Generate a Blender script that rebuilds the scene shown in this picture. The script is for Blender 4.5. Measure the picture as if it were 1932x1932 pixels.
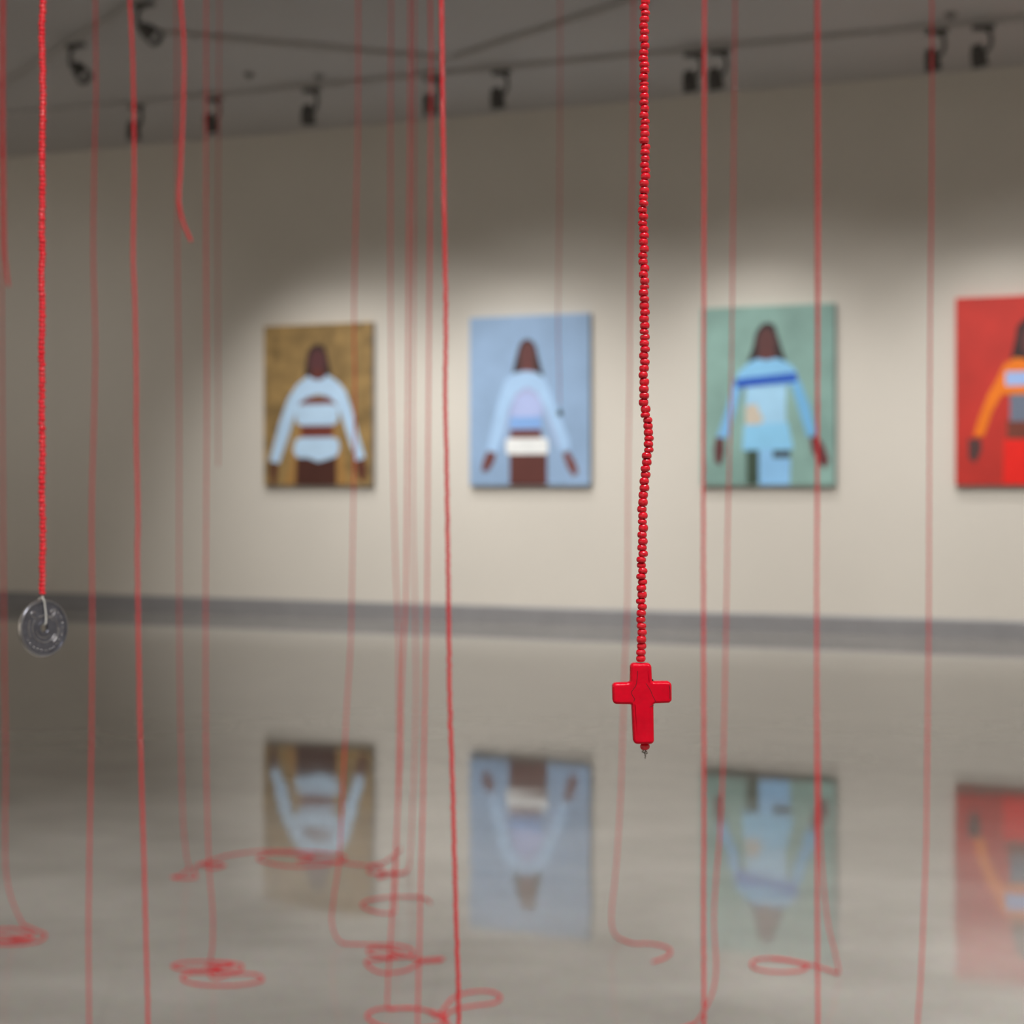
import bpy, bmesh, math, random
import numpy as np
from mathutils import Vector, Matrix

random.seed(7)
rng = np.random.default_rng(7)
for o in list(bpy.data.objects):
    bpy.data.objects.remove(o)
scene = bpy.context.scene
COL = scene.collection

# ------------------------------------------------------------------ camera
F = 3000.0                 # focal length in photo pixels (1932 wide)
CX, CY = 966.0, 917.0      # principal point: level camera, horizon at y = 917
CAM_H = 1.0
FOCUS = 0.68
cam_d = bpy.data.cameras.new('camera')
cam_d.sensor_fit = 'HORIZONTAL'
cam_d.sensor_width = 36.0
cam_d.lens = 36.0 * F / 1932.0
cam_d.shift_y = -(966.0 - CY) / 1932.0
cam_d.clip_start = 0.05
cam_d.dof.use_dof = True
cam_d.dof.focus_distance = FOCUS
cam_d.dof.aperture_fstop = 12.0
cam = bpy.data.objects.new('camera', cam_d)
cam.location = (0, 0, CAM_H)
cam.rotation_euler = (math.radians(90), 0, 0)
COL.objects.link(cam)
scene.camera = cam

# ------------------------------------------------------------------ world, exposure
w = bpy.data.worlds.new('world')
scene.world = w
w.use_nodes = True
w.node_tree.nodes['Background'].inputs[0].default_value = (0.5, 0.5, 0.52, 1)
w.node_tree.nodes['Background'].inputs[1].default_value = 0.05
vs = scene.view_settings
vs.view_transform = 'Standard'
vs.look = 'None'
vs.gamma = 1.0
vs.use_curve_mapping = False
vs.exposure = 0.0

# ------------------------------------------------------------------ geometry of the room
TH = math.atan2(F, 6850.0 + CX)              # yaw of the painting wall
U = Vector((math.cos(TH), -math.sin(TH), 0))   # along the wall, to the right
N = Vector((-math.sin(TH), -math.cos(TH), 0))  # out of the wall, into the room
W0 = Vector((0, 11.65, 0))
CEIL = 3.74
ROTZ = -TH
TRACK_Z = CEIL - 0.035

def wall_pt(s, off, z):
    return W0 + U * s + N * off + Vector((0, 0, z))

def px_wall(x, y, off=0.0):
    """photo pixel -> (s, z) on the plane parallel to the wall, off metres in front of it"""
    d = Vector(((x - CX) / F, 1, 0))
    t = ((W0 + N * off).dot(N)) / d.dot(N)
    p = d * t
    return (p - W0).dot(U), CAM_H - (y - CY) / F * t

def px_floor(x, y, z=0.0021):
    D = F * (CAM_H - z) / (y - CY)
    return Vector(((x - CX) / F * D, D, z))

def px_depth(x, y, D):
    return Vector(((x - CX) / F * D, D, CAM_H - (y - CY) / F * D))

def px_ceiling(x, y, z):
    D = F * (z - CAM_H) / (CY - y)
    return Vector(((x - CX) / F * D, D, z))

# lamps: (name, position, target, watts, cone degrees, blend, radius, colour)
WARM = (1.0, 0.98, 0.95)
def spot(name, pos, target, watts, cone, blend=1.0, radius=0.03, col=WARM):
    d = bpy.data.lights.new(name, 'SPOT')
    d.energy = watts
    d.color = col
    d.spot_size = math.radians(cone)
    d.spot_blend = blend
    d.shadow_soft_size = radius
    o = bpy.data.objects.new(name, d)
    o.location = pos
    o.rotation_euler = (Vector(target) - Vector(pos)).to_track_quat('-Z', 'Y').to_euler()
    COL.objects.link(o)
    return o

# gallery spotlights behind the viewer that light the hanging strands and the floor
spot('installation_lamp', (-0.15, -0.75, 3.6), (0.0, 1.5, 0.2), 250, 64, 1.0, 0.06)
spot('installation_lamp', (0.90, -0.70, 3.6), (0.0, 1.5, 0.2), 105, 64, 1.0, 0.06)
spot('installation_lamp', (1.75, -0.40, 3.6), (0.0, 1.5, 0.2), 95, 64, 1.0, 0.06)
spot('installation_lamp', (-2.6, 3.3, 3.6), (-0.7, 3.3, 0.0), 295, 66, 1.0, 0.06)
spot('installation_lamp', (2.8, 3.4, 3.6), (0.7, 3.3, 0.0), 285, 66, 1.0, 0.06)
# spotlights further back in the hall that wash the painting wall
for s_, cone_, w_ in ((-1.0, 66, 290), (0.35, 70, 215), (2.0, 70, 200), (3.6, 70, 180), (5.1, 70, 180)):
    spot('unseen_wall_wash', wall_pt(s_, 3.3, 3.6), wall_pt(s_, 0, 0.35), w_, cone_, 1.0, 0.05)
spot('unseen_wall_wash', wall_pt(-3.6, 3.6, 3.6), wall_pt(-4.2, 0, 0.1), 60, 90, 1.0, 0.05)  # weak fill light, added to lift the lower left wall
# added unseen fill lights on the hall floor, bouncing up to the ceiling
for s_, n_ in ((-5.0, 13.5), (0.0, 14.0), (5.0, 13.5), (5.5, 8.5), (-6.0, 9.0), (-6.2, 5.0)):
    spot('hall_floor_fill', wall_pt(s_, n_, 3.65), wall_pt(s_, n_, 0), 620, 80, 1.0, 0.06)
# added fill lights aimed at the unseen walls, for soft bounce into the room
for s_ in (-5.5, -2.0, 1.5, 5.0):
    spot('hall_wall_fill', wall_pt(s_, 13.6, 3.6), wall_pt(s_, 16.0, 1.1), 230, 110, 1.0, 0.06)
for n_ in (4.0, 8.0, 12.0):
    spot('hall_wall_fill', wall_pt(-5.8, n_, 3.6), wall_pt(-8.0, n_, 1.1), 215, 110, 1.0, 0.06)
    spot('hall_wall_fill', wall_pt(5.8, n_, 3.6), wall_pt(8.0, n_, 1.1), 160, 110, 1.0, 0.06)
PAINT_W = 95.0     # watts of each picture light on the wall track

# ------------------------------------------------------------------ materials
def lin(c):
    return tuple(((v / 255) / 12.92 if v <= 10 else ((v / 255 + 0.055) / 1.055) ** 2.4) for v in c)

def mat(name, rgb, rough=0.6, metal=0.0, spec=0.5, noise=0.0, nscale=8.0, bump=0.0, bscale=60.0, coat=0.0, ior=1.5):
    m = bpy.data.materials.new(name)
    m.use_nodes = True
    nt = m.node_tree
    b = nt.nodes['Principled BSDF']
    b.inputs['Base Color'].default_value = (*rgb, 1)
    b.inputs['Roughness'].default_value = rough
    b.inputs['Metallic'].default_value = metal
    b.inputs['Specular IOR Level'].default_value = spec
    b.inputs['IOR'].default_value = ior
    b.inputs['Coat Weight'].default_value = coat
    tc = nt.nodes.new('ShaderNodeTexCoord')
    if noise > 0:
        n = nt.nodes.new('ShaderNodeTexNoise')
        n.inputs['Scale'].default_value = nscale
        n.inputs['Detail'].default_value = 5
        nt.links.new(tc.outputs['Object'], n.inputs['Vector'])
        r = nt.nodes.new('ShaderNodeValToRGB')
        r.color_ramp.elements[0].position = 0.3
        r.color_ramp.elements[1].position = 0.7
        r.color_ramp.elements[0].color = (*[max(0, v * (1 - noise)) for v in rgb], 1)
        r.color_ramp.elements[1].color = (*[min(1, v * (1 + noise)) for v in rgb], 1)
        nt.links.new(n.outputs['Fac'], r.inputs['Fac'])
        nt.links.new(r.outputs['Color'], b.inputs['Base Color'])
    if bump > 0:
        n = nt.nodes.new('ShaderNodeTexNoise')
        n.inputs['Scale'].default_value = bscale
        nt.links.new(tc.outputs['Object'], n.inputs['Vector'])
        bp = nt.nodes.new('ShaderNodeBump')
        bp.inputs['Strength'].default_value = bump
        bp.inputs['Distance'].default_value = 0.002
        nt.links.new(n.outputs['Fac'], bp.inputs['Height'])
        nt.links.new(bp.outputs['Normal'], b.inputs['Normal'])
    return m

M_WALL = mat('painted_wall', (0.74, 0.695, 0.625), 0.75, noise=0.02, nscale=1.2, bump=0.15, bscale=90)
M_CEIL = mat('ceiling_paint', (0.55, 0.53, 0.52), 0.8, noise=0.03, nscale=0.8, bump=0.1)
M_BASE = mat('baseboard_grey', (0.29, 0.285, 0.295), 0.35, noise=0.05)
M_BLACK = mat('black_metal', (0.075, 0.071, 0.066), 0.45, noise=0.1, nscale=30)
M_TRACK = mat('grey_track', (0.50, 0.48, 0.465), 0.5, noise=0.05, nscale=20)
M_DETECT = mat('detector_plastic', (0.22, 0.21, 0.20), 0.5, noise=0.05, nscale=20)
M_LENS = mat('lamp_lens', (0.9, 0.88, 0.82), 0.1, noise=0.02)
M_LENS.node_tree.nodes['Principled BSDF'].inputs['Emission Color'].default_value = (1, 0.93, 0.84, 1)
M_LENS.node_tree.nodes['Principled BSDF'].inputs['Emission Strength'].default_value = 4.0
M_BEAD = mat('red_glass_bead', (0.72, 0.0025, 0.018), 0.14, noise=0.06, nscale=160, spec=0.8)
M_CROSS = mat('red_stone', (0.74, 0.0012, 0.020), 0.24, spec=0.22, noise=0.10, nscale=140, bump=0.12, bscale=500)
M_VEIN = mat('dark_vein', (0.030, 0.003, 0.006), 0.6, noise=0.2, nscale=400)
M_THREAD = mat('grey_thread', (0.30, 0.28, 0.26), 0.5, noise=0.1, nscale=300)
M_WIRE = mat('steel_wire', (0.42, 0.40, 0.37), 0.28, metal=0.9, noise=0.1, nscale=400)
M_COIN = mat('coin_silver', (0.15, 0.155, 0.19), 0.30, metal=0.8, noise=0.2, nscale=260, bump=0.12, bscale=500)
M_RELIEF = mat('coin_worn_silver', (0.40, 0.39, 0.40), 0.25, metal=0.85, noise=0.2, nscale=300)
M_FILAMENT = mat('pale_filament', (0.72, 0.71, 0.68), 0.25, noise=0.05, nscale=300)
M_CHARM = mat('verdigris_metal', (0.12, 0.16, 0.14), 0.4, metal=0.3, noise=0.2, nscale=200)
M_RIM = mat('coin_rim_silver', (0.62, 0.60, 0.58), 0.20, metal=0.9, noise=0.1, nscale=200)
M_LINEN = mat('canvas_edge', (0.16, 0.15, 0.14), 0.8, noise=0.1, nscale=20)

def floor_material():
    m = bpy.data.materials.new('polished_concrete')
    m.use_nodes = True
    nt = m.node_tree
    b = nt.nodes['Principled BSDF']
    tc = nt.nodes.new('ShaderNodeTexCoord')
    def noise(scale, detail, mp=(1, 1, 1), rough=0.5):
        mpn = nt.nodes.new('ShaderNodeMapping')
        mpn.inputs['Scale'].default_value = mp
        mpn.inputs['Rotation'].default_value = (0, 0, TH)
        nt.links.new(tc.outputs['Object'], mpn.inputs['Vector'])
        n = nt.nodes.new('ShaderNodeTexNoise')
        n.inputs['Scale'].default_value = scale
        n.inputs['Detail'].default_value = detail
        n.inputs['Roughness'].default_value = rough
        nt.links.new(mpn.outputs['Vector'], n.inputs['Vector'])
        return n
    n1 = noise(1.9, 6, (1, 1.5, 1), 0.55)
    r1 = nt.nodes.new('ShaderNodeValToRGB')
    r1.color_ramp.elements[0].position = 0.32
    r1.color_ramp.elements[1].position = 0.70
    r1.color_ramp.elements[0].color = (0.265, 0.252, 0.232, 1)
    r1.color_ramp.elements[1].color = (0.365, 0.350, 0.325, 1)
    nt.links.new(n1.outputs['Fac'], r1.inputs['Fac'])
    n2 = noise(60, 4)
    mx = nt.nodes.new('ShaderNodeMixRGB')
    mx.blend_type = 'OVERLAY'
    mx.inputs[0].default_value = 0.12
    nt.links.new(r1.outputs['Color'], mx.inputs[1])
    nt.links.new(n2.outputs['Color'], mx.inputs[2])
    nt.links.new(mx.outputs[0], b.inputs['Base Color'])
    n3 = noise(1.3, 3)
    mr = nt.nodes.new('ShaderNodeMapRange')
    mr.inputs[3].default_value = 0.02
    mr.inputs[4].default_value = 0.07
    nt.links.new(n3.outputs['Fac'], mr.inputs[0])
    nt.links.new(mr.outputs[0], b.inputs['Roughness'])
    n4 = noise(2.6, 2, (1, 1, 1), 0.45)
    bp = nt.nodes.new('ShaderNodeBump')
    bp.inputs['Strength'].default_value = 1.0
    bp.inputs['Distance'].default_value = 0.0009
    nt.links.new(n4.outputs['Fac'], bp.inputs['Height'])
    nt.links.new(bp.outputs['Normal'], b.inputs['Normal'])
    b.inputs['IOR'].default_value = 1.75
    return m
M_FLOOR = floor_material()

# ------------------------------------------------------------------ mesh helpers
def obj_from(name, verts, faces, material, parent=None, smooth=False):
    me = bpy.data.meshes.new(name)
    me.from_pydata([tuple(v) for v in verts], [], faces)
    me.materials.append(material)
    if smooth:
        me.polygons.foreach_set('use_smooth', [True] * len(me.polygons))
    me.update()
    o = bpy.data.objects.new(name, me)
    COL.objects.link(o)
    if parent is not None:
        o.parent = parent
    return o

def obj_bm(name, bm, material, parent=None, smooth=False):
    bmesh.ops.recalc_face_normals(bm, faces=bm.faces)
    me = bpy.data.meshes.new(name)
    bm.to_mesh(me)
    bm.free()
    me.materials.append(material)
    if smooth:
        me.polygons.foreach_set('use_smooth', [True] * len(me.polygons))
    o = bpy.data.objects.new(name, me)
    COL.objects.link(o)
    if parent is not None:
        o.parent = parent
    return o

def empty(name, loc=(0, 0, 0), rz=0.0):
    o = bpy.data.objects.new(name, None)
    o.empty_display_size = 0.1
    o.location = loc
    o.rotation_euler = (0, 0, rz)
    COL.objects.link(o)
    return o

def tag(o, label, cat, group=None):
    o['label'] = label
    o['category'] = cat
    if group:
        o['group'] = group
    return o

def bm_box(bm, lo, hi, bevel=0.0):
    r = bmesh.ops.create_cube(bm, size=1.0)
    vs_ = r['verts']
    for v in vs_:
        v.co = Vector([(lo[i] + hi[i]) / 2 + v.co[i] * (hi[i] - lo[i]) for i in range(3)])
    if bevel > 0:
        es = {e for v in vs_ for e in v.link_edges}
        bmesh.ops.bevel(bm, geom=list(es), offset=bevel, segments=2, affect='EDGES')

def lathe(bm, prof, segs, mtx=None):
    """prof: list of (radius, z); closed at both ends when radius is 0"""
    rings = []
    for r, z in prof:
        if r <= 1e-9:
            rings.append([bm.verts.new((0, 0, z))])
        else:
            rings.append([bm.verts.new((r * math.cos(2 * math.pi * k / segs), r * math.sin(2 * math.pi * k / segs), z)) for k in range(segs)])
    for a, b in zip(rings[:-1], rings[1:]):
        for k in range(segs):
            k2 = (k + 1) % segs
            if len(a) == 1 and len(b) == 1:
                continue
            if len(a) == 1:
                bm.faces.new((a[0], b[k], b[k2]))
            elif len(b) == 1:
                bm.faces.new((a[k], a[k2], b[0]))
            else:
                bm.faces.new((a[k], a[k2], b[k2], b[k]))
    if mtx is not None:
        allv = [v for ring in rings for v in ring]
        bmesh.ops.transform(bm, matrix=mtx, verts=allv)

def catmull(P, n=12):
    P = [np.array(p, float) for p in P]
    if len(P) < 3:
        return np.array(P)
    Q = [2 * P[0] - P[1]] + P + [2 * P[-1] - P[-2]]
    out = []
    for i in range(1, len(Q) - 2):
        p0, p1, p2, p3 = Q[i - 1:i + 3]
        for k in range(n):
            t = k / n
            out.append(0.5 * ((2 * p1) + (-p0 + p2) * t + (2 * p0 - 5 * p1 + 4 * p2 - p3) * t * t + (-p0 + 3 * p1 - 3 * p2 + p3) * t ** 3))
    out.append(P[-1])
    return np.array(out)

def resample(C, step):
    seg = np.linalg.norm(np.diff(C, axis=0), axis=1)
    L = np.concatenate([[0], np.cumsum(seg)])
    n = max(2, int(L[-1] / step))
    s = np.arange(n + 1) * (L[-1] / n)
    return np.stack([np.interp(s, L, C[:, i]) for i in range(3)], 1)

def tube_arrays(P, radii, sides):
    """P (n,3) centres, radii (n,), parallel-transport frames"""
    n = len(P)
    T = np.gradient(P, axis=0)
    T /= np.linalg.norm(T, axis=1)[:, None] + 1e-12
    ref = np.array([1.0, 0, 0]) if abs(T[0][0]) < 0.8 else np.array([0, 1.0, 0])
    A = np.zeros_like(P)
    a = ref - T[0] * ref.dot(T[0])
    a /= np.linalg.norm(a)
    for i in range(n):
        a = a - T[i] * a.dot(T[i])
        a /= np.linalg.norm(a)
        A[i] = a
    B = np.cross(T, A)
    ang = np.arange(sides) * 2 * math.pi / sides
    V = P[:, None, :] + radii[:, None, None] * (np.cos(ang)[None, :, None] * A[:, None, :] + np.sin(ang)[None, :, None] * B[:, None, :])
    V = V.reshape(-1, 3)
    i = np.arange(n - 1)[:, None]
    k = np.arange(sides)[None, :]
    k2 = (k + 1) % sides
    Fq = np.stack([i * sides + k, i * sides + k2, (i + 1) * sides + k2, (i + 1) * sides + k], -1).reshape(-1, 4)
    return V, Fq

def mesh_quads(name, V, Fq, material, parent=None, smooth=True):
    me = bpy.data.meshes.new(name)
    nv, nf = len(V), len(Fq)
    me.vertices.add(nv)
    me.vertices.foreach_set('co', V.astype(np.float32).ravel())
    me.loops.add(nf * 4)
    me.loops.foreach_set('vertex_index', Fq.astype(np.int32).ravel())
    me.polygons.add(nf)
    me.polygons.foreach_set('loop_start', (np.arange(nf) * 4).astype(np.int32))
    me.polygons.foreach_set('use_smooth', np.ones(nf, bool))
    me.update(calc_edges=True)
    me.validate()
    me.materials.append(material)
    o = bpy.data.objects.new(name, me)
    COL.objects.link(o)
    if parent is not None:
        o.parent = parent
    return o

def tube(name, pts, r, material, parent=None, sides=8, n=8):
    C = catmull(pts, n)
    V, Fq = tube_arrays(C, np.full(len(C), r), sides)
    return mesh_quads(name, V, Fq, material, parent)

BEAD_R = 0.0021
PITCH = 0.00265

def beaded_mesh(name, curve, material, parent=None, jitter=0.00018, sides=7):
    """a run of beads along a curve as one scalloped surface"""
    P = resample(curve, PITCH)
    nb = len(P) - 1
    D = P[1:] - P[:-1]
    fr = np.array([0.0, 0.26, 0.74])
    rr = np.array([0.50, 0.98, 0.98]) * BEAD_R
    j = rng.normal(0, jitter, (nb, 3))
    j[:, 2] = np.abs(j[:, 2]) * 0.3
    C = (P[:-1, None, :] + D[:, None, :] * fr[None, :, None] + j[:, None, :] * np.array([0, 1, 1])[None, :, None]).reshape(-1, 3)
    R = np.tile(rr, nb)
    C = np.vstack([C, P[-1:]])
    R = np.append(R, 0.25 * BEAD_R)
    R[0] = 0.25 * BEAD_R
    V, Fq = tube_arrays(C, R, sides)
    return mesh_quads(name, V, Fq, material, parent)

# ------------------------------------------------------------------ the room
SL, SR, BACK = -8.0, 8.0, 16.0
def slab(name, corners, thick_dir, material):
    """corners: 4 points of the visible face; thick_dir: outward offset"""
    v = [Vector(c) for c in corners] + [Vector(c) + Vector(thick_dir) for c in corners]
    f = [(0, 1, 2, 3), (7, 6, 5, 4), (0, 4, 5, 1), (1, 5, 6, 2), (2, 6, 7, 3), (3, 7, 4, 0)]
    bm = bmesh.new()
    bv = [bm.verts.new(x) for x in v]
    for q in f:
        bm.faces.new([bv[i] for i in q])
    o = obj_bm(name, bm, material)
    o['kind'] = 'structure'
    return o
c00, c10 = wall_pt(SL, 0, 0), wall_pt(SR, 0, 0)
c01, c11 = wall_pt(SL, BACK, 0), wall_pt(SR, BACK, 0)
up = Vector((0, 0, CEIL))
slab('floor', [c00, c10, c11, c01], (0, 0, -0.1), M_FLOOR)
slab('ceiling', [c00 + up, c10 + up, c11 + up, c01 + up], (0, 0, 0.1), M_CEIL)
slab('wall_back', [c00, c10, c10 + up, c00 + up], -N * 0.15, M_WALL)
slab('wall_front', [c01, c11, c11 + up, c01 + up], N * 0.15, M_WALL)
slab('wall_left', [c00, c01, c01 + up, c00 + up], -U * 0.15, M_WALL)
slab('wall_right', [c10, c11, c11 + up, c10 + up], U * 0.15, M_WALL)
# baseboard: a plinth with a small recessed top edge
bm = bmesh.new()
prof = [(0.0, 0.0), (0.022, 0.0), (0.022, 0.108), (0.017, 0.118), (0.0, 0.122)]
ra = [bm.verts.new(wall_pt(SL, a, b)) for a, b in prof]
rb = [bm.verts.new(wall_pt(SR, a, b)) for a, b in prof]
for i in range(len(prof)):
    j = (i + 1) % len(prof)
    bm.faces.new((ra[i], ra[j], rb[j], rb[i]))
bm.faces.new(ra); bm.faces.new(rb)
o = obj_bm('baseboard_back', bm, M_BASE)
o['kind'] = 'structure'

# ------------------------------------------------------------------ paintings
PW, PH, PD = 0.93, 1.235, 0.05
LIT = (0.80, 0.77, 0.74)      # brightness of a white card on the lit wall
def paint_mat(rgb, noise=0.06, nscale=9):
    c = [a / b for a, b in zip(lin(rgb), LIT)]
    if max(c) > 0.95:
        k = (0.95 / max(c)) ** 0.5
        c = [min(0.95, a * k) for a in c]
    return mat('paint', tuple(c), 0.55, noise=noise, nscale=nscale, bump=0.2, bscale=120)

def poly_relief(name, pts, y0, t, material, parent):
    """flat paint layer: polygon in the local xz plane, from y0 outwards by t"""
    bm = bmesh.new()
    vsf = [bm.verts.new((x, y0 - t, z)) for x, z in pts]
    f = bm.faces.new(vsf)
    r = bmesh.ops.extrude_face_region(bm, geom=[f])
    for v in r['geom']:
        if isinstance(v, bmesh.types.BMVert):
            v.co.y = y0
    bmesh.ops.triangulate(bm, faces=[fc for fc in bm.faces if len(fc.verts) > 4])
    return obj_bm(name, bm, material, parent)

def rounded(x0, y0, x1, y1, r):
    out = []
    for cx, cy, a0 in ((x1 - r, y0 + r, -90), (x1 - r, y1 - r, 0), (x0 + r, y1 - r, 90), (x0 + r, y0 + r, 180)):
        for k in range(5):
            a = math.radians(a0 + k * 22.5)
            out.append((cx + r * math.cos(a), cy + r * math.sin(a)))
    return out

def ell(cx, cy, rx, ry, n=20):
    return [(cx + rx * math.cos(2 * math.pi * k / n), cy + ry * math.sin(2 * math.pi * k / n)) for k in range(n)]

def painting(px_left, rect, bg, layers, label, bgnoise=0.12, bgscale=5):
    """rect: crop-pixel rectangle of the canvas front (x0,y0,x1,y1); layers: (name, colour, polygon in crop pixels)"""
    s0, _ = px_wall(px_left, 760, PD)
    z0 = 1.003
    root = empty('painting', wall_pt(s0 + PW / 2, 0, z0), ROTZ)
    tag(root, label, 'painting', 'portrait paintings along the gallery wall')
    bm = bmesh.new()
    bm_box(bm, (-PW / 2, -PD, 0), (PW / 2, 0.0, PH), 0.003)
    cv = obj_bm('canvas', bm, paint_mat(bg, bgnoise, bgscale), root)
    # stretcher edge with the canvas's dark painted wrap
    for nm, lo, hi in (('canvas_edge', (PW / 2 - 0.001, -PD + 0.004, 0.0), (PW / 2 + 0.002, -0.0005, PH)),
                       ('canvas_edge', (-PW / 2, -PD + 0.004, -0.002), (PW / 2, -0.0005, 0.001))):
        bm = bmesh.new()
        bm_box(bm, lo, hi)
        obj_bm(nm, bm, M_EDGE, root)
    x0, y0, x1, y1 = rect
    for i, (nm, colr, pts) in enumerate(layers):
        P = [((x - (x0 + x1) / 2) / (x1 - x0) * PW, (y1 - y) / (y1 - y0) * PH) for x, y in pts]
        P = [(max(-PW / 2 + 0.004, min(PW / 2 - 0.004, a)), max(0.004, min(PH - 0.004, b))) for a, b in P]
        poly_relief(nm, P, -PD + 0.0002, 0.0012 + 0.0004 * i, paint_mat(colr), root)
    return root
M_EDGE = mat('dark_canvas_wrap', (0.21, 0.22, 0.23), 0.8, noise=0.1, nscale=20)

def box(x0, y0, x1, y1):
    return [(x0, y0), (x1, y0), (x1, y1), (x0, y1)]

painting(498, (195, 245, 1165, 1690), (136, 108, 64), [
    ('painted_hair', (48, 32, 26), [(555, 715), (575, 600), (590, 500), (620, 445), (680, 420), (740, 440), (765, 500), (785, 600), (810, 715)]),
    ('painted_glow', (152, 112, 60), [(480, 1330), (520, 1060), (840, 1060), (890, 1330), (960, 1690), (860, 1690), (840, 1300), (540, 1300), (480, 1690), (380, 1690)]),
    ('painted_skin', (104, 44, 32), [(520, 900), (860, 900), (830, 1060), (815, 1280), (545, 1280), (520, 1060)]),
    ('painted_legs', (66, 30, 20), [(495, 1400), (855, 1400), (850, 1690), (485, 1690)]),
    ('painted_hand', (80, 38, 26), [(262, 1470), (330, 1470), (315, 1580), (300, 1690), (262, 1690), (255, 1560)]),
    ('painted_hand', (84, 38, 28), [(1020, 1450), (1095, 1450), (1115, 1560), (1090, 1660), (1050, 1640), (1030, 1540)]),
    ('painted_face', (82, 44, 46), ell(682, 585, 72, 118)),
    ('painted_neck', (92, 42, 36), [(632, 650), (742, 650), (745, 735), (690, 755), (630, 735)]),
    ('painted_top', (182, 208, 246), [(248, 1470), (335, 1490), (420, 1250), (480, 1050), (530, 940), (600, 895), (690, 872), (790, 900), (850, 960), (900, 1080), (960, 1270), (1030, 1470), (1105, 1440), (1040, 1220), (985, 1000), (930, 840), (860, 760), (770, 700), (735, 735), (690, 748), (640, 735), (600, 705), (500, 780), (420, 900), (340, 1120), (270, 1380)]),
    ('painted_bandeau', (184, 210, 248), rounded(490, 962, 868, 1150, 60)),
    ('painted_shorts', (184, 210, 247), [(490, 1275), (540, 1258), (820, 1258), (868, 1280), (882, 1350), (860, 1425), (790, 1450), (690, 1480), (600, 1440), (500, 1440), (465, 1370)]),
], 'painting of a figure in white cropped top on mottled gold background', 0.42, 9)

painting(886, (125, 165, 1225, 1660), (136, 160, 188), [
    ('painted_hair', (44, 30, 30), [(520, 690), (555, 540), (585, 430), (615, 385), (660, 368), (705, 385), (740, 435), (770, 560), (810, 700)]),
    ('painted_skin', (96, 44, 34), box(505, 1140, 790, 1240)),
    ('painted_torso', (166, 176, 214), [(505, 1165), (515, 960), (570, 840), (660, 800), (750, 840), (795, 960), (790, 1165)]),
    ('painted_hem', (124, 162, 212), [(505, 1055), (790, 1055), (790, 1160), (505, 1160)]),
    ('painted_skirt', (88, 44, 38), [(500, 1370), (842, 1370), (842, 1660), (500, 1660)]),
    ('painted_hand', (104, 54, 48), [(300, 1340), (375, 1370), (350, 1460), (290, 1540), (240, 1530), (250, 1450)]),
    ('painted_hand', (112, 62, 54), [(985, 1380), (1035, 1360), (1100, 1460), (1125, 1550), (1080, 1580), (1030, 1510)]),
    ('painted_face', (92, 50, 48), ell(662, 520, 68, 130)),
    ('painted_neck', (98, 52, 50), [(605, 590), (728, 590), (735, 670), (660, 690), (598, 670)]),
    ('painted_sleeves', (164, 194, 232), [(290, 1350), (390, 1375), (450, 1180), (505, 960), (560, 860), (660, 812), (750, 850), (810, 960), (870, 1110), (970, 1370), (1050, 1350), (1040, 1260), (960, 1060), (885, 880), (820, 720), (740, 665), (650, 650), (540, 668), (460, 730), (405, 880), (350, 1080)]),
    ('painted_inner_sleeve', (160, 164, 196), [(395, 1370), (430, 1280), (495, 1000), (560, 850), (660, 790), (750, 840), (830, 1000), (960, 1340), (930, 1300), (800, 970), (745, 870), (660, 825), (565, 880), (515, 980), (450, 1230)]),
    ('painted_belt', (232, 234, 236), rounded(468, 1242, 852, 1384, 30)),
], 'painting of a figure with white belt on pale blue background', 0.10, 4)

painting(1322, (140, 215, 1295, 1720), (124, 154, 144), [
    ('painted_hair', (40, 28, 30), [(550, 690), (595, 560), (625, 430), (675, 368), (725, 352), (785, 375), (815, 480), (855, 600), (890, 700)]),
    ('painted_torso', (160, 202, 238), [(540, 870), (890, 870), (880, 1060), (885, 1240), (535, 1240), (530, 1080)]),
    ('painted_sand_patch', (192, 178, 160), [(535, 1050), (630, 1035), (660, 1110), (690, 1170), (640, 1225), (535, 1215)]),
    ('painted_trouser', (54, 70, 56), [(540, 1400), (655, 1400), (660, 1700), (545, 1715)]),
    ('painted_trouser', (134, 182, 222), [(650, 1390), (925, 1390), (915, 1716), (650, 1716)]),
    ('painted_dark_patch', (58, 72, 76), box(770, 1425, 922, 1490)),
    ('painted_skirt', (136, 194, 236), [(520, 1210), (900, 1195), (948, 1415), (505, 1425)]),
    ('painted_hand', (88, 48, 48), [(275, 1310), (345, 1310), (355, 1430), (320, 1550), (265, 1520), (255, 1410)]),
    ('painted_hand', (96, 42, 44), [(1085, 1320), (1150, 1310), (1210, 1400), (1250, 1510), (1210, 1580), (1160, 1530), (1100, 1430)]),
    ('painted_face', (84, 46, 44), ell(715, 530, 76, 130)),
    ('painted_neck', (90, 46, 44), [(650, 600), (785, 600), (790, 660), (715, 685), (645, 660)]),
    ('painted_sleeve', (120, 172, 212), [(425, 860), (505, 870), (450, 1080), (375, 1320), (285, 1310), (365, 1080)]),
    ('painted_sleeve', (108, 166, 204), [(925, 880), (1005, 850), (1085, 1060), (1140, 1290), (1065, 1325), (1000, 1120)]),
    ('painted_top', (134, 192, 240), [(440, 880), (470, 770), (560, 690), (640, 655), (715, 672), (800, 655), (890, 690), (960, 750), (992, 850), (980, 880)]),
    ('painted_stripe', (26, 78, 172), [(446, 824), (700, 800), (972, 780), (985, 858), (720, 876), (452, 896)]),
], 'painting of a figure in blue striped top on grey green background', 0.2, 4)

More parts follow.
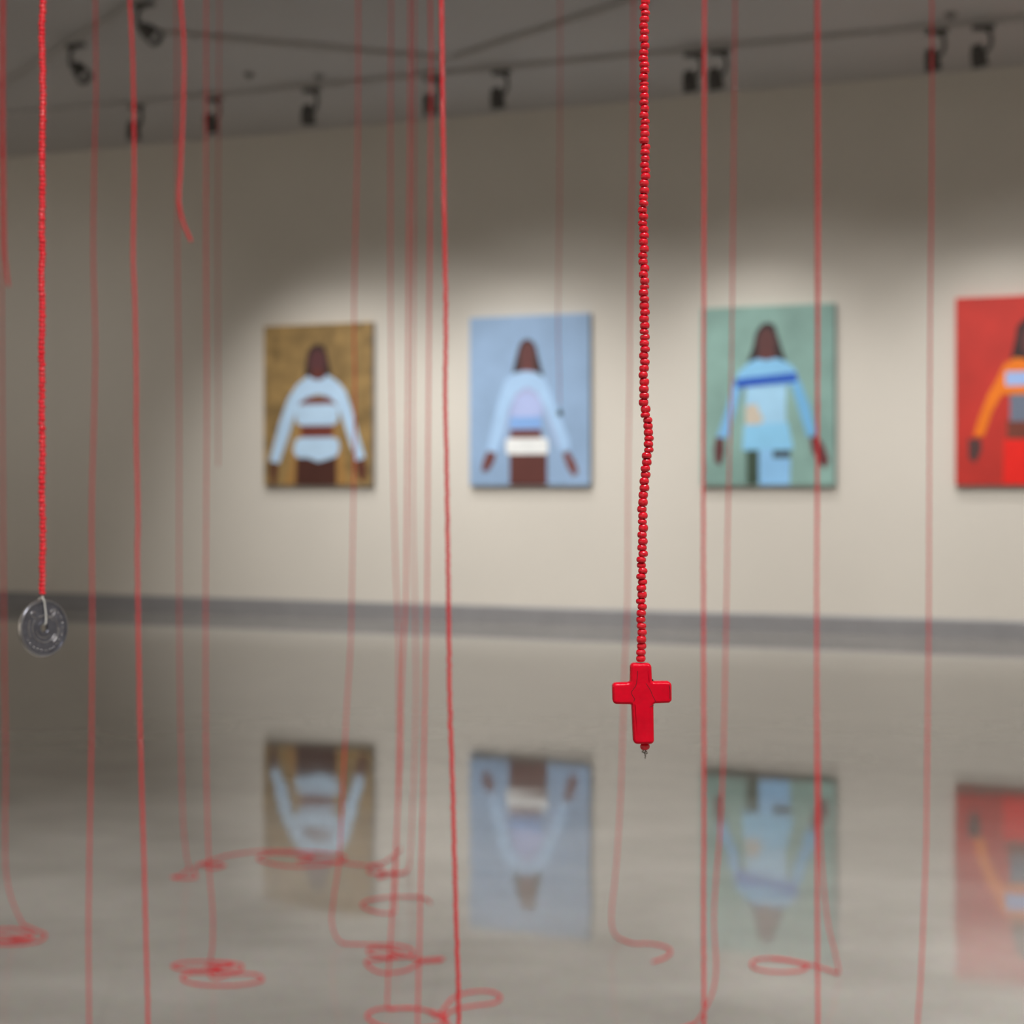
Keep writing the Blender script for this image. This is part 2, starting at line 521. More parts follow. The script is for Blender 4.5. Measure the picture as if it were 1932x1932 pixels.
def mirror(pts, c):
    return [(2 * c - x, y) for x, y in pts][::-1]
CX4 = 1118
arm4 = [(635, 1310), (725, 1315), (800, 1100), (880, 965), (940, 940), (960, 680), (900, 700), (845, 815), (760, 960), (680, 1160)]
hand4 = [(590, 1335), (700, 1335), (702, 1440), (650, 1545), (595, 1500)]
painting(1803, (480, 125, 1756, 1735), (182, 42, 32), [
    ('painted_hair', (40, 24, 24), [(955, 660), (990, 520), (1010, 390), (1060, 330), (1118, 315), (1176, 330), (1226, 390), (1246, 520), (1281, 660)]),
    ('painted_face', (84, 46, 46), ell(1118, 510, 80, 140)),
    ('painted_waist', (110, 52, 38), box(925, 1180, 1311, 1345)),
    ('painted_midriff', (104, 112, 128), box(950, 960, 1286, 1190)),
    ('painted_shorts', (224, 22, 8), [(900, 1340), (1336, 1340), (1345, 1725), (890, 1725)]),
    ('painted_hand', (74, 48, 46), hand4),
    ('painted_hand', (74, 48, 46), mirror(hand4, CX4)),
    ('painted_sleeve', (236, 116, 8), arm4),
    ('painted_sleeve', (236, 116, 8), mirror(arm4, CX4)),
    ('painted_jacket', (238, 118, 6), [(905, 700), (1000, 650), (1118, 670), (1236, 650), (1331, 700), (1350, 960), (886, 960)]),
    ('painted_chest_panel', (152, 178, 226), box(912, 768, 1324, 888)),
], 'painting of a figure in orange jacket on bright red background', 0.16, 3)

# ------------------------------------------------------------------ ceiling tracks and spotlights
def track(p, q, label):
    p, q = Vector(p), Vector(q)
    d = (q - p)
    L = d.length
    root = empty('lighting_track', p, math.atan2(d.y, d.x))
    tag(root, label, 'lighting track', 'ceiling lighting tracks')
    bm = bmesh.new()
    bm_box(bm, (0, -0.018, 0.0), (L, 0.018, 0.035), 0.003)
    obj_bm('rail', bm, M_TRACK, root)
    bm = bmesh.new()
    bm_box(bm, (0.01, -0.005, -0.0015), (L - 0.01, 0.005, 0.004))
    obj_bm('conductor_slot', bm, M_TRACK, root)
    return root

def ct(x, y):
    return px_ceiling(x, y, TRACK_Z)
TC = []
t0, t1 = ct(0, 222), ct(1932, 40)
dirc = (t1 - t0).normalized()
track(t0 - dirc * 2.0, t1 + dirc * 3.0, 'long ceiling track running parallel to the painting wall')
a0, a1 = ct(0, 172), ct(240, 22)
da = (a1 - a0).normalized()
track(a0 - da * 0.75, a1 + da * 0.25, 'ceiling track slanting up at the far left')
b0, b1 = ct(300, 66), ct(845, 116)
track(b0, b1, 'ceiling track crossing between the two slanting tracks')
d0, d1 = ct(850, 116), ct(1215, 0)
dd = (d1 - d0).normalized()
track(d0 + dd * 0.03, d1 + dd * 2.5, 'ceiling track slanting up right of centre')

def fixture(loc, aim, side, label, watts=None, cone=68, scale=1.0):
    """track spotlight: adapter under the rail, curved arm, lamp head with bezel and lens"""
    root = empty('track_spotlight', loc, ROTZ)
    root.scale = (scale,) * 3
    tag(root, label, 'spotlight', 'black spotlights on the ceiling tracks')
    bm = bmesh.new()
    bm_box(bm, (-0.065, -0.016, -0.028), (0.065, 0.016, -0.001), 0.004)
    obj_bm('adapter', bm, M_BLACK, root)
    s = side
    tube('arm', [(0.0, 0, -0.026), (0.028 * s, 0, -0.034), (0.042 * s, 0, -0.075), (0.038 * s, 0, -0.125), (0.012 * s, 0, -0.155), (-0.02 * s, 0, -0.162)], 0.0125, M_BLACK, root, 10, 6)
    hc = Vector((-0.03 * s, 0, -0.172))
    Rz = Matrix.Rotation(ROTZ, 4, 'Z')
    wc = Vector(loc) + (Rz @ hc) * scale
    d = (Vector(aim) - wc).normalized()
    dl = (Rz.inverted() @ d)
    q = dl.to_track_quat('Z', 'Y').to_matrix().to_4x4()
    M4 = Matrix.Translation(hc) @ q
    bm = bmesh.new()
    lathe(bm, [(0, -0.062), (0.030, -0.060), (0.036, -0.052), (0.038, -0.02), (0.046, -0.012), (0.048, 0.05), (0.046, 0.062), (0.040, 0.062), (0.038, 0.045), (0, 0.045)], 20, M4)
    hd = obj_bm('lamp_head', bm, M_BLACK, root, True)
    bm = bmesh.new()
    lathe(bm, [(0.046, 0.056), (0.051, 0.056), (0.051, 0.068), (0.044, 0.068), (0.044, 0.060), (0.046, 0.056)], 20, M4)
    obj_bm('bezel', bm, M_BLACK, hd)
    bm = bmesh.new()
    lathe(bm, [(0, 0.052), (0.030, 0.050), (0.039, 0.047), (0.038, 0.046), (0, 0.046)], 16, M4)
    obj_bm('lens', bm, M_LENS if watts else M_TRACK, hd, True)
    if watts:
        spot('picture_light', wc + d * 0.09 * scale, aim, watts, cone, 1.0, 0.02)
    return root

def on_c(x):
    # point on the wall track under photo column x
    y = 222 + (40 - 222) * x / 1932
    return ct(x, y)
def pcentre(px_left):
    s0, _ = px_wall(px_left, 760, PD)
    return s0 + PW / 2
S1, S2, S3, S4 = [pcentre(v) for v in (498, 886, 1322, 1803)]
AZ = 0.5
FX = [
    (258, None, 'black ceiling spotlight nearest the left edge on the wall track', 0),
    (404, S1 + 0.12, 'second black spotlight from the left on the wall track', 1),
    (588, S1 + 0.25, 'black spotlight on the wall track above the gold painting', 1),
    (818, S2 - 0.1, 'black spotlight partly behind a strand left of track junction', 1),
    (946, S2 + 0.15, 'black spotlight on the wall track above the pale blue painting', 1),
    (1310, S3 - 0.1, 'left spotlight of the close pair above the green painting', 1),
    (1358, S3 + 0.2, 'right spotlight of the close pair above the green painting', 1),
    (1768, S4 - 0.1, 'left spotlight of the pair at the upper right corner', 1),
    (1856, S4 + 0.25, 'right spotlight of the pair at the upper right corner', 1),
]
for x, s, lab, on in FX:
    loc = on_c(x)
    if s is None:
        s = (loc - W0).dot(U) + 0.2
    if on:
        fixture(loc, wall_pt(s, 0, AZ), 1, lab, PAINT_W * 0.5)
    else:      # switched off, turned to the empty left part of the wall
        fixture(loc, wall_pt(-3.0, 0, AZ), 1, lab)
# neighbours on the same track beyond the right edge light the wall there
spot('picture_light', on_c(2150) + Vector((0, 0, -0.2)), wall_pt(S4 + 1.6, 0, AZ), PAINT_W, 68, 1.0, 0.02)
pa = ct(143, 82)
fixture(pa, pa + Vector((1.2, -0.9, -1.6)), -1, 'black spotlight hanging from the slanting track at upper left', None, scale=1.0)
pb = ct(272, 4)
fixture(pb, pb + Vector((1.4, -0.6, -1.3)), -1, 'black spotlight cut by the top edge beside a strand', None, scale=1.0)

for x, y, lab in ((602, 142, 'small round ceiling sensor between the tracks left of centre'),
                  (470, 139, 'small round ceiling sensor left of the other sensor'),
                  (1794, 25, 'small round ceiling sensor above the upper right spotlight pair')):
    p = px_ceiling(x, y, CEIL)
    root = empty('ceiling_sensor', p)
    tag(root, lab, 'sensor', 'ceiling sensors')
    bm = bmesh.new()
    lathe(bm, [(0, 0), (0.036, 0), (0.036, -0.008), (0.030, -0.014), (0, -0.014)], 20)
    obj_bm('base', bm, M_DETECT, root)
    bm = bmesh.new()
    lathe(bm, [(0, -0.013), (0.022, -0.014), (0.020, -0.026), (0.010, -0.032), (0, -0.032)], 16)
    obj_bm('cap', bm, M_DETECT, root, True)

# ------------------------------------------------------------------ bead strands
G_STRAND = 'red bead strands hanging from the ceiling'
def strand_curve(hang, D, floor_pts=None):
    """hang: photo pixels of the hanging part, D its distance; floor_pts: photo pixels lying on the floor"""
    H = [px_depth(x, y, D) for x, y in hang]
    if floor_pts is None:
        zmin = 0.0021
        H2 = [p for p in H if p.z > zmin]
        if H2[-1].z < 0.5 and hang[-1][1] >= 1900 and H2[-1].z > 0.03:
            q = H2[-1]
            H2 += [Vector((q.x + 0.004, q.y, max(0.012, q.z * 0.3))), Vector((q.x + 0.03, q.y - 0.02, zmin)), Vector((q.x + 0.09, q.y - 0.03, zmin)), Vector((q.x + 0.13, q.y - 0.08, zmin)), Vector((q.x + 0.08, q.y - 0.12, zmin))]
        H = H2
    top = H[0]
    P = list(H)
    if floor_pts:
        P += [px_floor(x, y) for x, y in floor_pts]
    C = np.vstack([[[top.x, top.y, zz] for zz in np.linspace(CEIL - 0.001, top.z, 40)[:-1]], catmull(P, 14)])
    C[:, 2] = np.maximum(C[:, 2], 0.0021)
    return C

def strand(hang, D, label, floor_pts=None, run_off=False):
    if run_off:    # goes on below the frame to the floor
        x, y = hang[-1]
        yf = CY + F * (CAM_H - 0.0021) / D
        hang = hang + [(x, y + (yf - y) * 0.6)]
        fl = [(x + 4, yf), (x + 60, yf + 6), (x + 95, yf + 30), (x + 20, yf + 40), (x - 30, yf + 22)]
    else:
        fl = floor_pts
    C = strand_curve(hang, D, fl)
    o = beaded_mesh('bead_strand', C, M_BEAD)
    tag(o, label, 'bead strand', G_STRAND)
    return o

def DF(y):
    return F * (CAM_H - 0.0021) / (y - CY)

# far left edge
strand([(3, 0), (3, 300), (4, 700), (6, 1000), (8, 1200), (11, 1430), (10, 1560), (11, 1640), (20, 1690), (35, 1728)], DF(1745),
       'red bead strand at the left edge ending in a floor coil',
       [(46, 1746), (70, 1756), (86, 1764), (72, 1776), (30, 1782), (-25, 1780), (-45, 1768), (-20, 1756), (25, 1752), (60, 1762), (55, 1772), (15, 1776), (-20, 1772), (-10, 1765), (30, 1768), (58, 1770), (20, 1772)])
strand([(7, 0), (6, 180), (7, 330), (8, 430), (10, 490), (16, 540)], 2.3,
       'short red strand at the left edge ending high above the floor')
strand([(180, 0), (181, 180), (178, 300), (176, 480), (180, 640), (178, 760), (173, 960), (174, 1160), (173, 1330), (172, 1430), (169, 1600), (167, 1760), (168, 1932)], 2.75,
       'soft red strand between the coin strand and the sharper strand', run_off=True)
strand([(245, 0), (249, 80), (252, 180), (253, 330), (251, 470), (254, 560), (257, 700), (257, 830), (260, 960), (259, 1060), (262, 1250), (265, 1400), (271, 1600), (276, 1790), (279, 1932)], 1.95,
       'bright red strand slanting down right of the coin strand', run_off=True)
strand([(341, 0), (347, 90), (346, 190), (342, 300), (338, 380), (346, 420), (361, 456)], 1.9,
       'short red strand ending in a curved hook near the ceiling line')
strand([(333, 0), (335, 480), (338, 800), (338, 1160), (341, 1380), (345, 1540), (351, 1610)], DF(1640),
       'faint red strand whose end trails across the floor to the right',
       [(356, 1640), (338, 1652), (323, 1655), (348, 1657), (370, 1655), (366, 1642), (380, 1629), (424, 1632), (400, 1638), (382, 1630), (402, 1622), (440, 1612), (500, 1605), (570, 1606), (635, 1612), (652, 1620), (610, 1632), (540, 1634), (486, 1620), (520, 1609), (590, 1616), (560, 1624), (600, 1622), (650, 1628), (690, 1632), (722, 1628), (744, 1613), (757, 1602)])
strand([(389, 0), (389, 480), (390, 760), (388, 1160), (389, 1440), (394, 1620), (401, 1720), (401, 1785)], DF(1815),
       'faint red strand ending in the wide coil at lower left',
       [(400, 1815), (440, 1821), (390, 1829), (345, 1829), (325, 1822), (355, 1815), (420, 1815), (456, 1821), (448, 1832), (405, 1835), (360, 1836), (343, 1845), (365, 1856), (420, 1860), (470, 1856), (496, 1848), (480, 1838), (435, 1838), (408, 1846), (396, 1836), (420, 1826), (388, 1822)])
strand([(414, 0), (412, 300), (411, 480), (412, 700), (412, 880)], 4.8,
       'faintest short strand left of the gold painting, ending mid wall')
strand([(676, 0), (675, 250), (671, 420), (668, 600), (670, 760), (667, 930), (662, 1200), (655, 1320), (648, 1460), (640, 1620), (630, 1690), (626, 1740), (636, 1771)], DF(1780),
       'faint red strand crossing the gold painting and sweeping right on the floor',
       [(655, 1781), (700, 1782), (745, 1783), (774, 1790), (778, 1802), (750, 1806), (712, 1803), (694, 1795), (706, 1788), (742, 1792), (760, 1800), (790, 1810), (834, 1808), (826, 1813), (792, 1816), (768, 1830), (730, 1836), (705, 1830), (690, 1814), (715, 1810), (750, 1806), (735, 1798)])
strand([(738, 0), (737, 300), (737, 600), (741, 850), (746, 1060), (751, 1200), (752, 1400), (749, 1560), (746, 1690)], DF(1722),
       'faint red strand right of the gold painting ending in an open spiral',
       [(744, 1723), (718, 1722), (692, 1715), (683, 1706), (700, 1697), (740, 1692), (785, 1692), (806, 1697), (812, 1704)])
strand([(774, 0), (773, 300), (771, 500), (768, 900), (766, 1120), (761, 1220), (757, 1330), (755, 1440), (748, 1570), (741, 1700), (735, 1800), (731, 1880)], DF(1905),
       'red strand in the close group ending in two open floor loops',
       [(735, 1905), (770, 1901), (812, 1908), (840, 1918), (836, 1932), (785, 1941), (728, 1938), (697, 1924), (693, 1914), (712, 1904), (745, 1902), (800, 1905), (828, 1920), (836, 1905), (856, 1882), (885, 1872), (922, 1870), (944, 1880), (932, 1892), (890, 1898), (855, 1906), (835, 1922), (850, 1936)])
strand([(782, 0), (781, 400), (779, 900), (783, 1150), (785, 1300), (782, 1430), (777, 1550), (774, 1615)], DF(1640),
       'faintest strand of the close group ending in a small floor curl',
       [(770, 1641), (758, 1648), (730, 1646), (702, 1648), (694, 1640), (706, 1634), (722, 1640), (714, 1656), (735, 1650), (768, 1645)])
strand([(812, 0), (813, 150), (811, 450), (808, 800), (806, 1100), (803, 1260), (800, 1400), (797, 1560), (793, 1690), (791, 1800), (788, 1932)], 2.72,
       'soft red strand just left of the thin sharp central strand', run_off=True)
strand([(833, 0), (835, 180), (838, 400), (841, 600), (840, 750), (843, 900), (845, 1050), (847, 1200), (849, 1350), (853, 1460), (857, 1600), (861, 1750), (865, 1932)], 1.45,
       'crisp bright red strand between the gold and pale blue paintings', run_off=True)
strand([(1195, 0), (1193, 300), (1189, 500), (1188, 700), (1185, 900), (1184, 1120), (1179, 1250), (1175, 1380), (1171, 1500), (1163, 1630), (1154, 1720), (1157, 1757)], DF(1778),
       'faint strand behind the cross ending in a hook on the floor',
       [(1172, 1773), (1195, 1780), (1225, 1780), (1252, 1785), (1265, 1793), (1258, 1805), (1232, 1815)])
strand([(1329, 0), (1328, 500), (1327, 1000), (1328, 1500), (1327, 1700), (1328, 1932)], 1.95,
       'straight red strand passing the left side of the green painting', run_off=True)
strand([(1387, 0), (1384, 300), (1381, 600), (1378, 800), (1374, 950), (1371, 1120), (1367, 1330), (1364, 1450), (1359, 1560), (1351, 1660), (1347, 1740), (1351, 1820), (1345, 1870), (1328, 1908)], DF(1934),
       'faint bending strand over the green painting, right of the straight one',
       [(1310, 1932), (1280, 1942), (1240, 1950), (1215, 1965)])
strand([(1543, 0), (1544, 400), (1543, 800), (1541, 1100), (1541, 1500), (1543, 1932)], 2.15,
       'straight red strand passing the right side of the green painting', run_off=True)
strand([(1540, 0), (1541, 700), (1541, 1200), (1544, 1450), (1550, 1620), (1562, 1740), (1576, 1800)], DF(1838),
       'faint strand at the lower right ending in a narrow floor loop',
       [(1581, 1837), (1550, 1826), (1510, 1816), (1465, 1808), (1430, 1810), (1417, 1819), (1430, 1829), (1470, 1834), (1510, 1831), (1522, 1822), (1490, 1813), (1450, 1808)])
strand([(1758, 0), (1758, 300), (1755, 600), (1753, 1000), (1752, 1200), (1749, 1450), (1747, 1600), (1742, 1740), (1737, 1850), (1731, 1932)], 2.8,
       'faint red strand just left of the red painting', run_off=True)

# the strand with a small dark charm, in front of the pale blue painting
CH_D = 5.0
root = empty('bead_strand', px_depth(1056, 785, CH_D))
tag(root, 'faint strand over pale blue painting ending in a small charm', 'bead strand', G_STRAND)
C = strand_curve([(1057, 0), (1056, 350), (1053, 600), (1055, 700), (1056, 762)], CH_D)
loc = np.array(root.location)
o = beaded_mesh('beads', C - loc, M_BEAD, root); o['kind'] = 'stuff'
bm = bmesh.new()
lathe(bm, [(0.0, -0.009), (0.005, -0.008), (0.0085, -0.003), (0.009, 0.002), (0.006, 0.008), (0.002, 0.012), (0.0018, 0.020), (0, 0.020)], 14, Matrix.Translation((0.0008, 0, 0.008)))
c = obj_bm('charm', bm, M_CHARM, root, True)
c['label'] = 'small grey green charm'

# ------------------------------------------------------------------ single beads for the two near strands
def bead_mesh():
    bm = bmesh.new()
    h = PITCH * 0.5
    prof = [(0.0006, h * 0.80), (0.0010, h * 0.99)]
    for k in range(1, 8):
        a = math.radians(90 - k * 22.5)
        prof.append((0.0010 + (BEAD_R - 0.0010) * math.cos(a) ** 0.9 if math.cos(a) > 0 else 0.0010, h * 1.02 * math.sin(a)))
    prof += [(0.0010, -h * 0.99), (0.0006, -h * 0.80)]
    lathe(bm, prof, 18)
    bmesh.ops.recalc_face_normals(bm, faces=bm.faces)
    me = bpy.data.meshes.new('bead')
    bm.to_mesh(me); bm.free()
    me.materials.append(M_BEAD)
    me.polygons.foreach_set('use_smooth', [True] * len(me.polygons))
    return me
BEAD_ME = bead_mesh()

def near_strand(path, D, root, y_top, jit, n_axis_jit=0.12):
    """single beads from pixel row y_top down to the end of path"""
    base = Vector(root.location)
    P = np.array([list(px_depth(x, y, D)) for x, y in path])
    C = catmull(P, 10)
    # upper run, out of the picture, joined
    top = C[0]
    upC = np.array([[top[0] + 0.003 * math.sin(z * 5), top[1], z] for z in np.linspace(CEIL - 0.001, top[2] + PITCH * 0.4, 60)]) - np.array(base)
    o = beaded_mesh('upper_beads', upC, M_BEAD, root)
    o['kind'] = 'stuff'
    Q = resample(C, PITCH)
    heights = rng.normal(1.0, 0.09, len(Q))
    z = C[0][2]
    seg = np.linalg.norm(np.diff(C, axis=0), axis=1)
    L = np.concatenate([[0], np.cumsum(seg)])
    s, n, last = 0.0, 0, 0
    while True:
        hs = float(np.clip(random.gauss(1.0, 0.09), 0.8, 1.2))
        hh = PITCH * hs
        if s + hh > L[-1]:
            break
        m = L[-1] - s - hh / 2
        p = np.array([np.interp(m, L, C[:, i]) for i in range(3)])
        # neighbours sit alternately left and right on a slack thread
        j = random.uniform(-1, 1)
        if j * last > 0 and random.random() < 0.55:
            j = -j
        last = j
        b = bpy.data.objects.new('bead', BEAD_ME)
        COL.objects.link(b)
        b.parent = root
        b.location = Vector(p) - base + Vector((j * jit, random.uniform(-1, 1) * jit, 0))
        b.rotation_euler = (random.gauss(0, n_axis_jit), random.gauss(0, n_axis_jit), random.uniform(0, 6.28))
        k = random.gauss(1.0, 0.02)
        b.scale = (k, k, hs * 1.03)
        s += hh
        n += 1
    # thread through the beads
    T = C[::5] - np.array(base)
    tube('thread', [tuple(t) for t in T], 0.00045, M_THREAD, root, 6, 2)
    return n

# strand with the red cross
root = empty('cross_strand', px_depth(1210, 1400, FOCUS))
tag(root, 'sharp red bead strand with red stone cross hanging at its end', 'bead strand', G_STRAND)
main_path = [(1217, -60), (1217, 0), (1215, 100), (1215, 200), (1217, 300), (1214, 400), (1215, 500), (1216, 600), (1215, 690), (1215, 740), (1218, 780), (1224, 812), (1223, 845), (1218, 880), (1215, 920), (1212, 960), (1213, 1010), (1211, 1060), (1211, 1110), (1210, 1160), (1211, 1205), (1208, 1248)]
near_strand(main_path, FOCUS, root, -60, 0.00042)
base = Vector(root.location)

def cross_outline():
    C0 = [(1188.7, 1250.5), (1228, 1250.5), (1229.5, 1285), (1266, 1285), (1266.5, 1324.5), (1232, 1326), (1233.2, 1402), (1194.3, 1402), (1191, 1327.5), (1155.5, 1327), (1154.5, 1288), (1188.2, 1286.5)]
    convex = [1, 1, 0, 1, 1, 0, 1, 1, 0, 1, 1, 0]
    out = []
    n = len(C0)
    for i in range(n):
        p = Vector(C0[i]); a = Vector(C0[i - 1]); b = Vector(C0[(i + 1) % n])
        r = 7.4 if convex[i] else 3.5
        da, db = (a - p).normalized(), (b - p).normalized()
        half = da.angle(db) / 2
        cc = p + (da + db).normalized() * (r / math.cos(half))     # centre of the fillet circle
        rad = r * math.tan(half)
        pa, pb = p + da * r, p + db * r
        va, vb = pa - cc, pb - cc
        a0 = math.atan2(va.y, va.x)
        d_ = (math.atan2(vb.y, vb.x) - a0 + math.pi) % (2 * math.pi) - math.pi
        for k in range(7):
            out.append(cc + Vector((math.cos(a0 + d_ * k / 6), math.sin(a0 + d_ * k / 6))) * rad)
    return out
sc = FOCUS / F
out2 = cross_outline()
pl = [Vector(((p.x - CX) * sc - base.x, -(p.y - CY) * sc + CAM_H - base.z)) for p in out2]
bm = bmesh.new()
THK = 0.0034     # half thickness
R = 0.0013       # edge rounding
npt = len(pl)
nrm = []
for i in range(npt):
    e = (pl[(i + 1) % npt] - pl[i - 1]).normalized()
    nrm.append(Vector((e.y, -e.x)))
area = sum(pl[i].x * pl[(i + 1) % npt].y - pl[(i + 1) % npt].x * pl[i].y for i in range(npt))
sgn = 1 if area > 0 else -1
rings = []
steps = [math.radians(a) for a in (0, 15, 30, 45, 60, 75, 90)]
for a in [-x for x in steps[::-1]] + steps[1:]:
    ins = R * (1 - math.cos(a))
    y = (THK - R) * (1 if a > 0 else -1 if a < 0 else 0) + R * math.sin(a)
    rings.append([bm.verts.new((pl[i].x - sgn * nrm[i].x * ins, -y, pl[i].y - sgn * nrm[i].y * ins)) for i in range(npt)])
for A_, B_ in zip(rings[:-1], rings[1:]):
    for i in range(npt):
        j = (i + 1) % npt
        bm.faces.new((A_[i], A_[j], B_[j], B_[i]))
def cap(ring, y):
    inner = [bm.verts.new((pl[i].x - sgn * nrm[i].x * (R + 0.0002), y, pl[i].y - sgn * nrm[i].y * (R + 0.0002))) for i in range(npt)]
    for i in range(npt):
        j = (i + 1) % npt
        bm.faces.new((ring[i], ring[j], inner[j], inner[i]))
    return bm.faces.new(inner)
f1 = cap(rings[0], THK); f2 = cap(rings[-1], -THK)
bmesh.ops.triangulate(bm, faces=[f1, f2], ngon_method='EAR_CLIP')
crs = obj_bm('cross_pendant', bm, M_CROSS, root, True)
for p_ in crs.data.polygons:
    if abs(p_.normal.y) > 0.999:
        p_.use_smooth = False
crs['label'] = 'red stone cross with fine dark veins'
def crop5(x, y):
    return (1080 + x / 5.52, 1100 + y / 5.52)
veins = [
    ([(672, 905), (668, 980), (655, 1055), (625, 1100), (608, 1130), (622, 1165), (640, 1195), (632, 1225)], 0.00013),
    ([(760, 1035), (805, 1105), (830, 1165), (862, 1228)], 0.00012),
    ([(798, 1282), (815, 1272), (840, 1262)], 0.00012),
    ([(1000, 1048), (1008, 1110), (1007, 1195)], 0.00012),
]
for pts, r in veins:
    P3 = []
    for x, y in pts:
        X, Y = crop5(x, y)
        P3.append(((X - CX) * sc - base.x, -THK + 0.00003, -(Y - CY) * sc + CAM_H - base.z))
    # follow the rounded rim for the one near the arm end
    tube('vein', P3, r, M_VEIN, crs, 6, 5)
# dark grit where the arm meets the upright
bm = bmesh.new()
gx, gy = crop5(834, 1012)
for k in range(4):
    lathe(bm, [(0, -0.0003), (0.0003, 0), (0, 0.0003)], 5, Matrix.Translation(((gx + random.uniform(-1.6, 1.6) - CX) * sc - base.x, -0.0012 + random.uniform(-.0005, .0005), -(gy + random.uniform(-2.5, 1) - CY) * sc + CAM_H - base.z)))
obj_bm('grit', bm, M_VEIN, crs)
# bead under the cross and the twisted wire end
b = bpy.data.objects.new('bead', BEAD_ME)
COL.objects.link(b); b.parent = root
b.location = px_depth(1216.8, 1408.5, FOCUS) - base
b.rotation_euler = (0.05, -0.05, 0)
def pw(x, y, dy=0.0):   # crop pixels of the wire end (32.2x from 1190,1380)
    p = px_depth(1190 + x / 32.2, 1380 + y / 32.2, FOCUS) - base
    return (p.x, p.y + dy, p.z)
wire_paths = [
    [pw(860, 1050), pw(760, 1170), pw(690, 1240, -0.0003), pw(800, 1290), pw(870, 1400), pw(900, 1500), pw(870, 1570), pw(920, 1640)],
    [pw(850, 1060), pw(900, 1180, 0.0003), pw(980, 1250), pw(990, 1340), pw(900, 1330), pw(840, 1260, 0.0003), pw(900, 1400, -0.0004), pw(860, 1480)],
    [pw(870, 1060), pw(720, 1200, -0.0004), pw(760, 1260, -0.0005), pw(900, 1220, -0.0004), pw(930, 1180)],
]
for wp in wire_paths:
    tube('wire_end', wp, 0.00028, M_WIRE, root, 6, 6)

# strand with the coin
CD = 0.98
root = empty('coin_strand', px_depth(81, 1240, CD))
tag(root, 'red bead strand at left with pierced silver coin at its end', 'bead strand', G_STRAND)
coin_path = [(81, -50), (81, 0), (79, 60), (81, 160), (80, 260), (80, 360), (79, 430), (80, 480), (78, 520), (80, 600), (78, 660), (80, 700), (79, 780), (80, 860), (79, 930), (81, 1000), (80, 1060), (80, 1122)]
near_strand(coin_path, CD, root, -50, 0.00030)
base = Vector(root.location)
cs = CD / F
coin_c = px_depth(81.5, 1185, CD) - base
CR = 53.5 * cs
Mc = Matrix.Translation(coin_c) @ Matrix.Rotation(math.radians(-4), 4, 'Y') @ Matrix.Rotation(math.radians(53), 4, 'Z') @ Matrix.Rotation(math.radians(90), 4, 'X')
# local z is the coin's face normal (towards the viewer, turned to the right)
bm = bmesh.new()
hr = CR * 0.155
t = 0.0011
lathe(bm, [(hr, -t), (CR * 0.90, -t), (CR * 0.91, -t * 1.5), (CR * 0.985, -t * 1.5), (CR, -t * 1.25), (CR, t * 1.25), (CR * 0.985, t * 1.5), (CR * 0.91, t * 1.5), (CR * 0.90, t), (hr * 1.75, t), (hr * 1.65, t * 1.45), (hr * 1.12, t * 1.45), (hr, t * 1.2), (hr, -t)], 64, Mc)
coin = obj_bm('coin', bm, M_COIN, root, False)
me = coin.data
for p in me.polygons:
    p.use_smooth = False
bm = bmesh.new()
lathe(bm, [(CR * 0.955 + 0.0011 * math.cos(math.radians(a)), 0.0017 * math.sin(math.radians(a))) for a in range(-90, 91, 15)], 64, Mc)
rim = obj_bm('rim', bm, M_RIM, coin, True)
coin['label'] = 'pierced silver coin with worn relief'
def arc(r, a0, a1, n=10, z=0.0011):
    return [(r * math.cos(math.radians(a0 + (a1 - a0) * k / n)), r * math.sin(math.radians(a0 + (a1 - a0) * k / n)), z) for k in range(n + 1)]
def on_coin(pts):
    return [tuple(Mc @ Vector(p)) for p in pts]
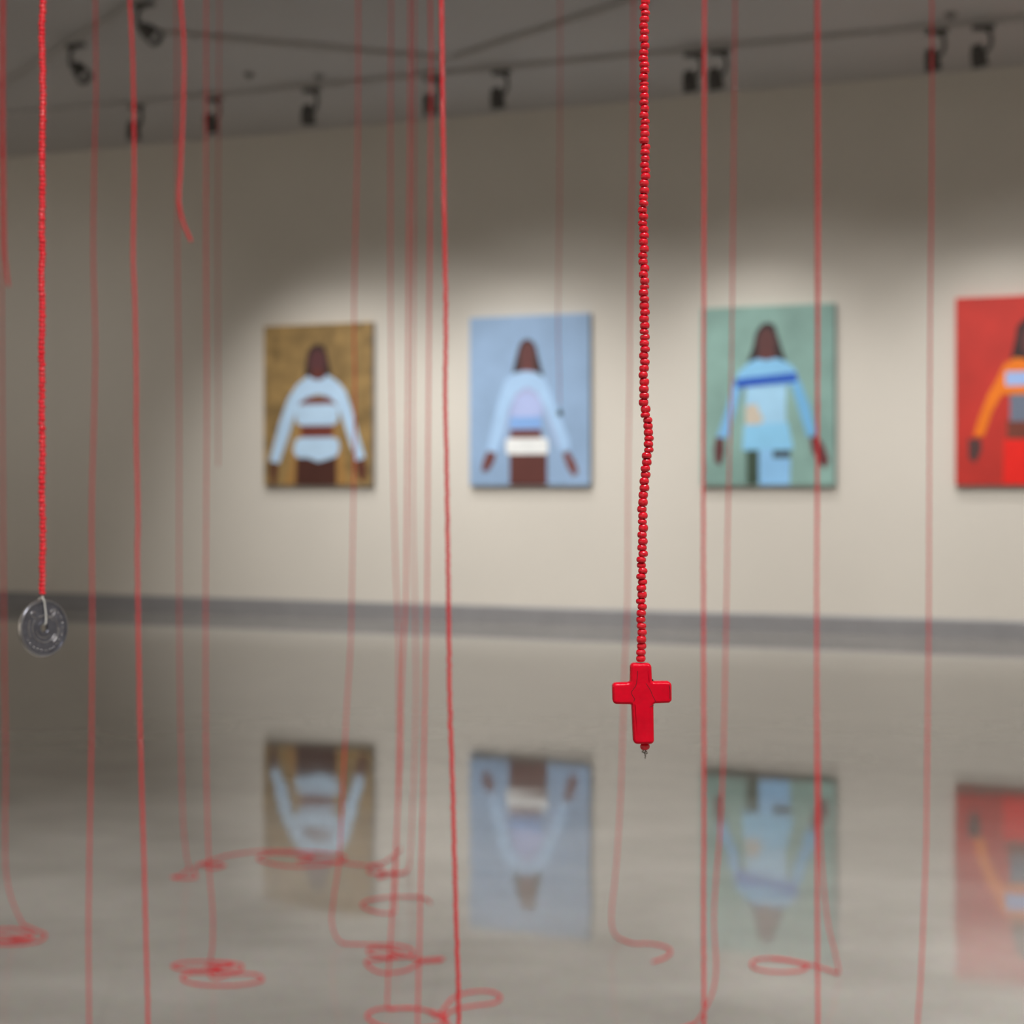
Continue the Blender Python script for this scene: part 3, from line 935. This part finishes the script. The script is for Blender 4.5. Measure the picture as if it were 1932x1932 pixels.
for r, a0, a1, th in ((0.50, 140, 330, 0.00034), (0.66, 150, 205, 0.0004), (0.62, -60, -5, 0.0004), (0.44, 30, 120, 0.0004), (0.56, 345, 400, 0.0003), (0.34, 190, 300, 0.0003)):
    tube('relief_scroll', on_coin(arc(CR * r, a0, a1)), th, M_RELIEF, coin, 8, 2)
for pts in ([(0.30, 0.36), (0.42, 0.42), (0.50, 0.52), (0.42, 0.60), (0.32, 0.56), (0.36, 0.47)],
            [(-0.30, 0.36), (-0.42, 0.42), (-0.52, 0.54), (-0.42, 0.62), (-0.32, 0.55)],
            [(0.10, 0.34), (0.24, 0.34), (0.36, 0.38)]):
    tube('relief_scroll', on_coin([(x * CR, y * CR, t) for x, y in pts]), 0.00036, M_RELIEF, coin, 8, 5)
bm = bmesh.new()
for k in range(11):
    a = math.radians(205 + k * 13)
    lathe(bm, [(0.0006, 0), (0.00045, 0.0003), (0, 0.0004)], 8, Mc @ Matrix.Translation((CR * 0.79 * math.cos(a), CR * 0.79 * math.sin(a), t)))
for k in range(6):
    a = math.radians(-20 + k * 14)
    lathe(bm, [(0.0006, 0), (0.00045, 0.0003), (0, 0.0004)], 8, Mc @ Matrix.Translation((CR * 0.79 * math.cos(a), CR * 0.79 * math.sin(a), t)))
obj_bm('relief_dots', bm, M_RELIEF, coin, True)
# thread loop from the last bead through the hole, over the upper rim
lp = [Vector(px_depth(80.5, 1120, CD) - base), Vector(px_depth(81.5, 1129, CD) - base) + Vector((0, -0.0012, 0))]
lp += [Mc @ Vector((0.02 * CR, CR * 0.97, t * 2.1)), Mc @ Vector((0.05 * CR, CR * 0.7, t * 1.9)), Mc @ Vector((0.06 * CR, CR * 0.4, t * 1.9)), Mc @ Vector((0.03 * CR, hr * 1.05, t * 1.9)), Mc @ Vector((0.0, hr * 0.75, 0)), Mc @ Vector((0.0, hr * 1.3, -t * 2)), Mc @ Vector((0.0, CR * 0.6, -t * 2)), Mc @ Vector((0.0, CR * 1.02, -t * 1.9))]
lp += [Vector(px_depth(80.5, 1127, CD) - base)]
tube('thread_loop', [tuple(p) for p in lp], 0.00045, M_FILAMENT, root, 8, 6)
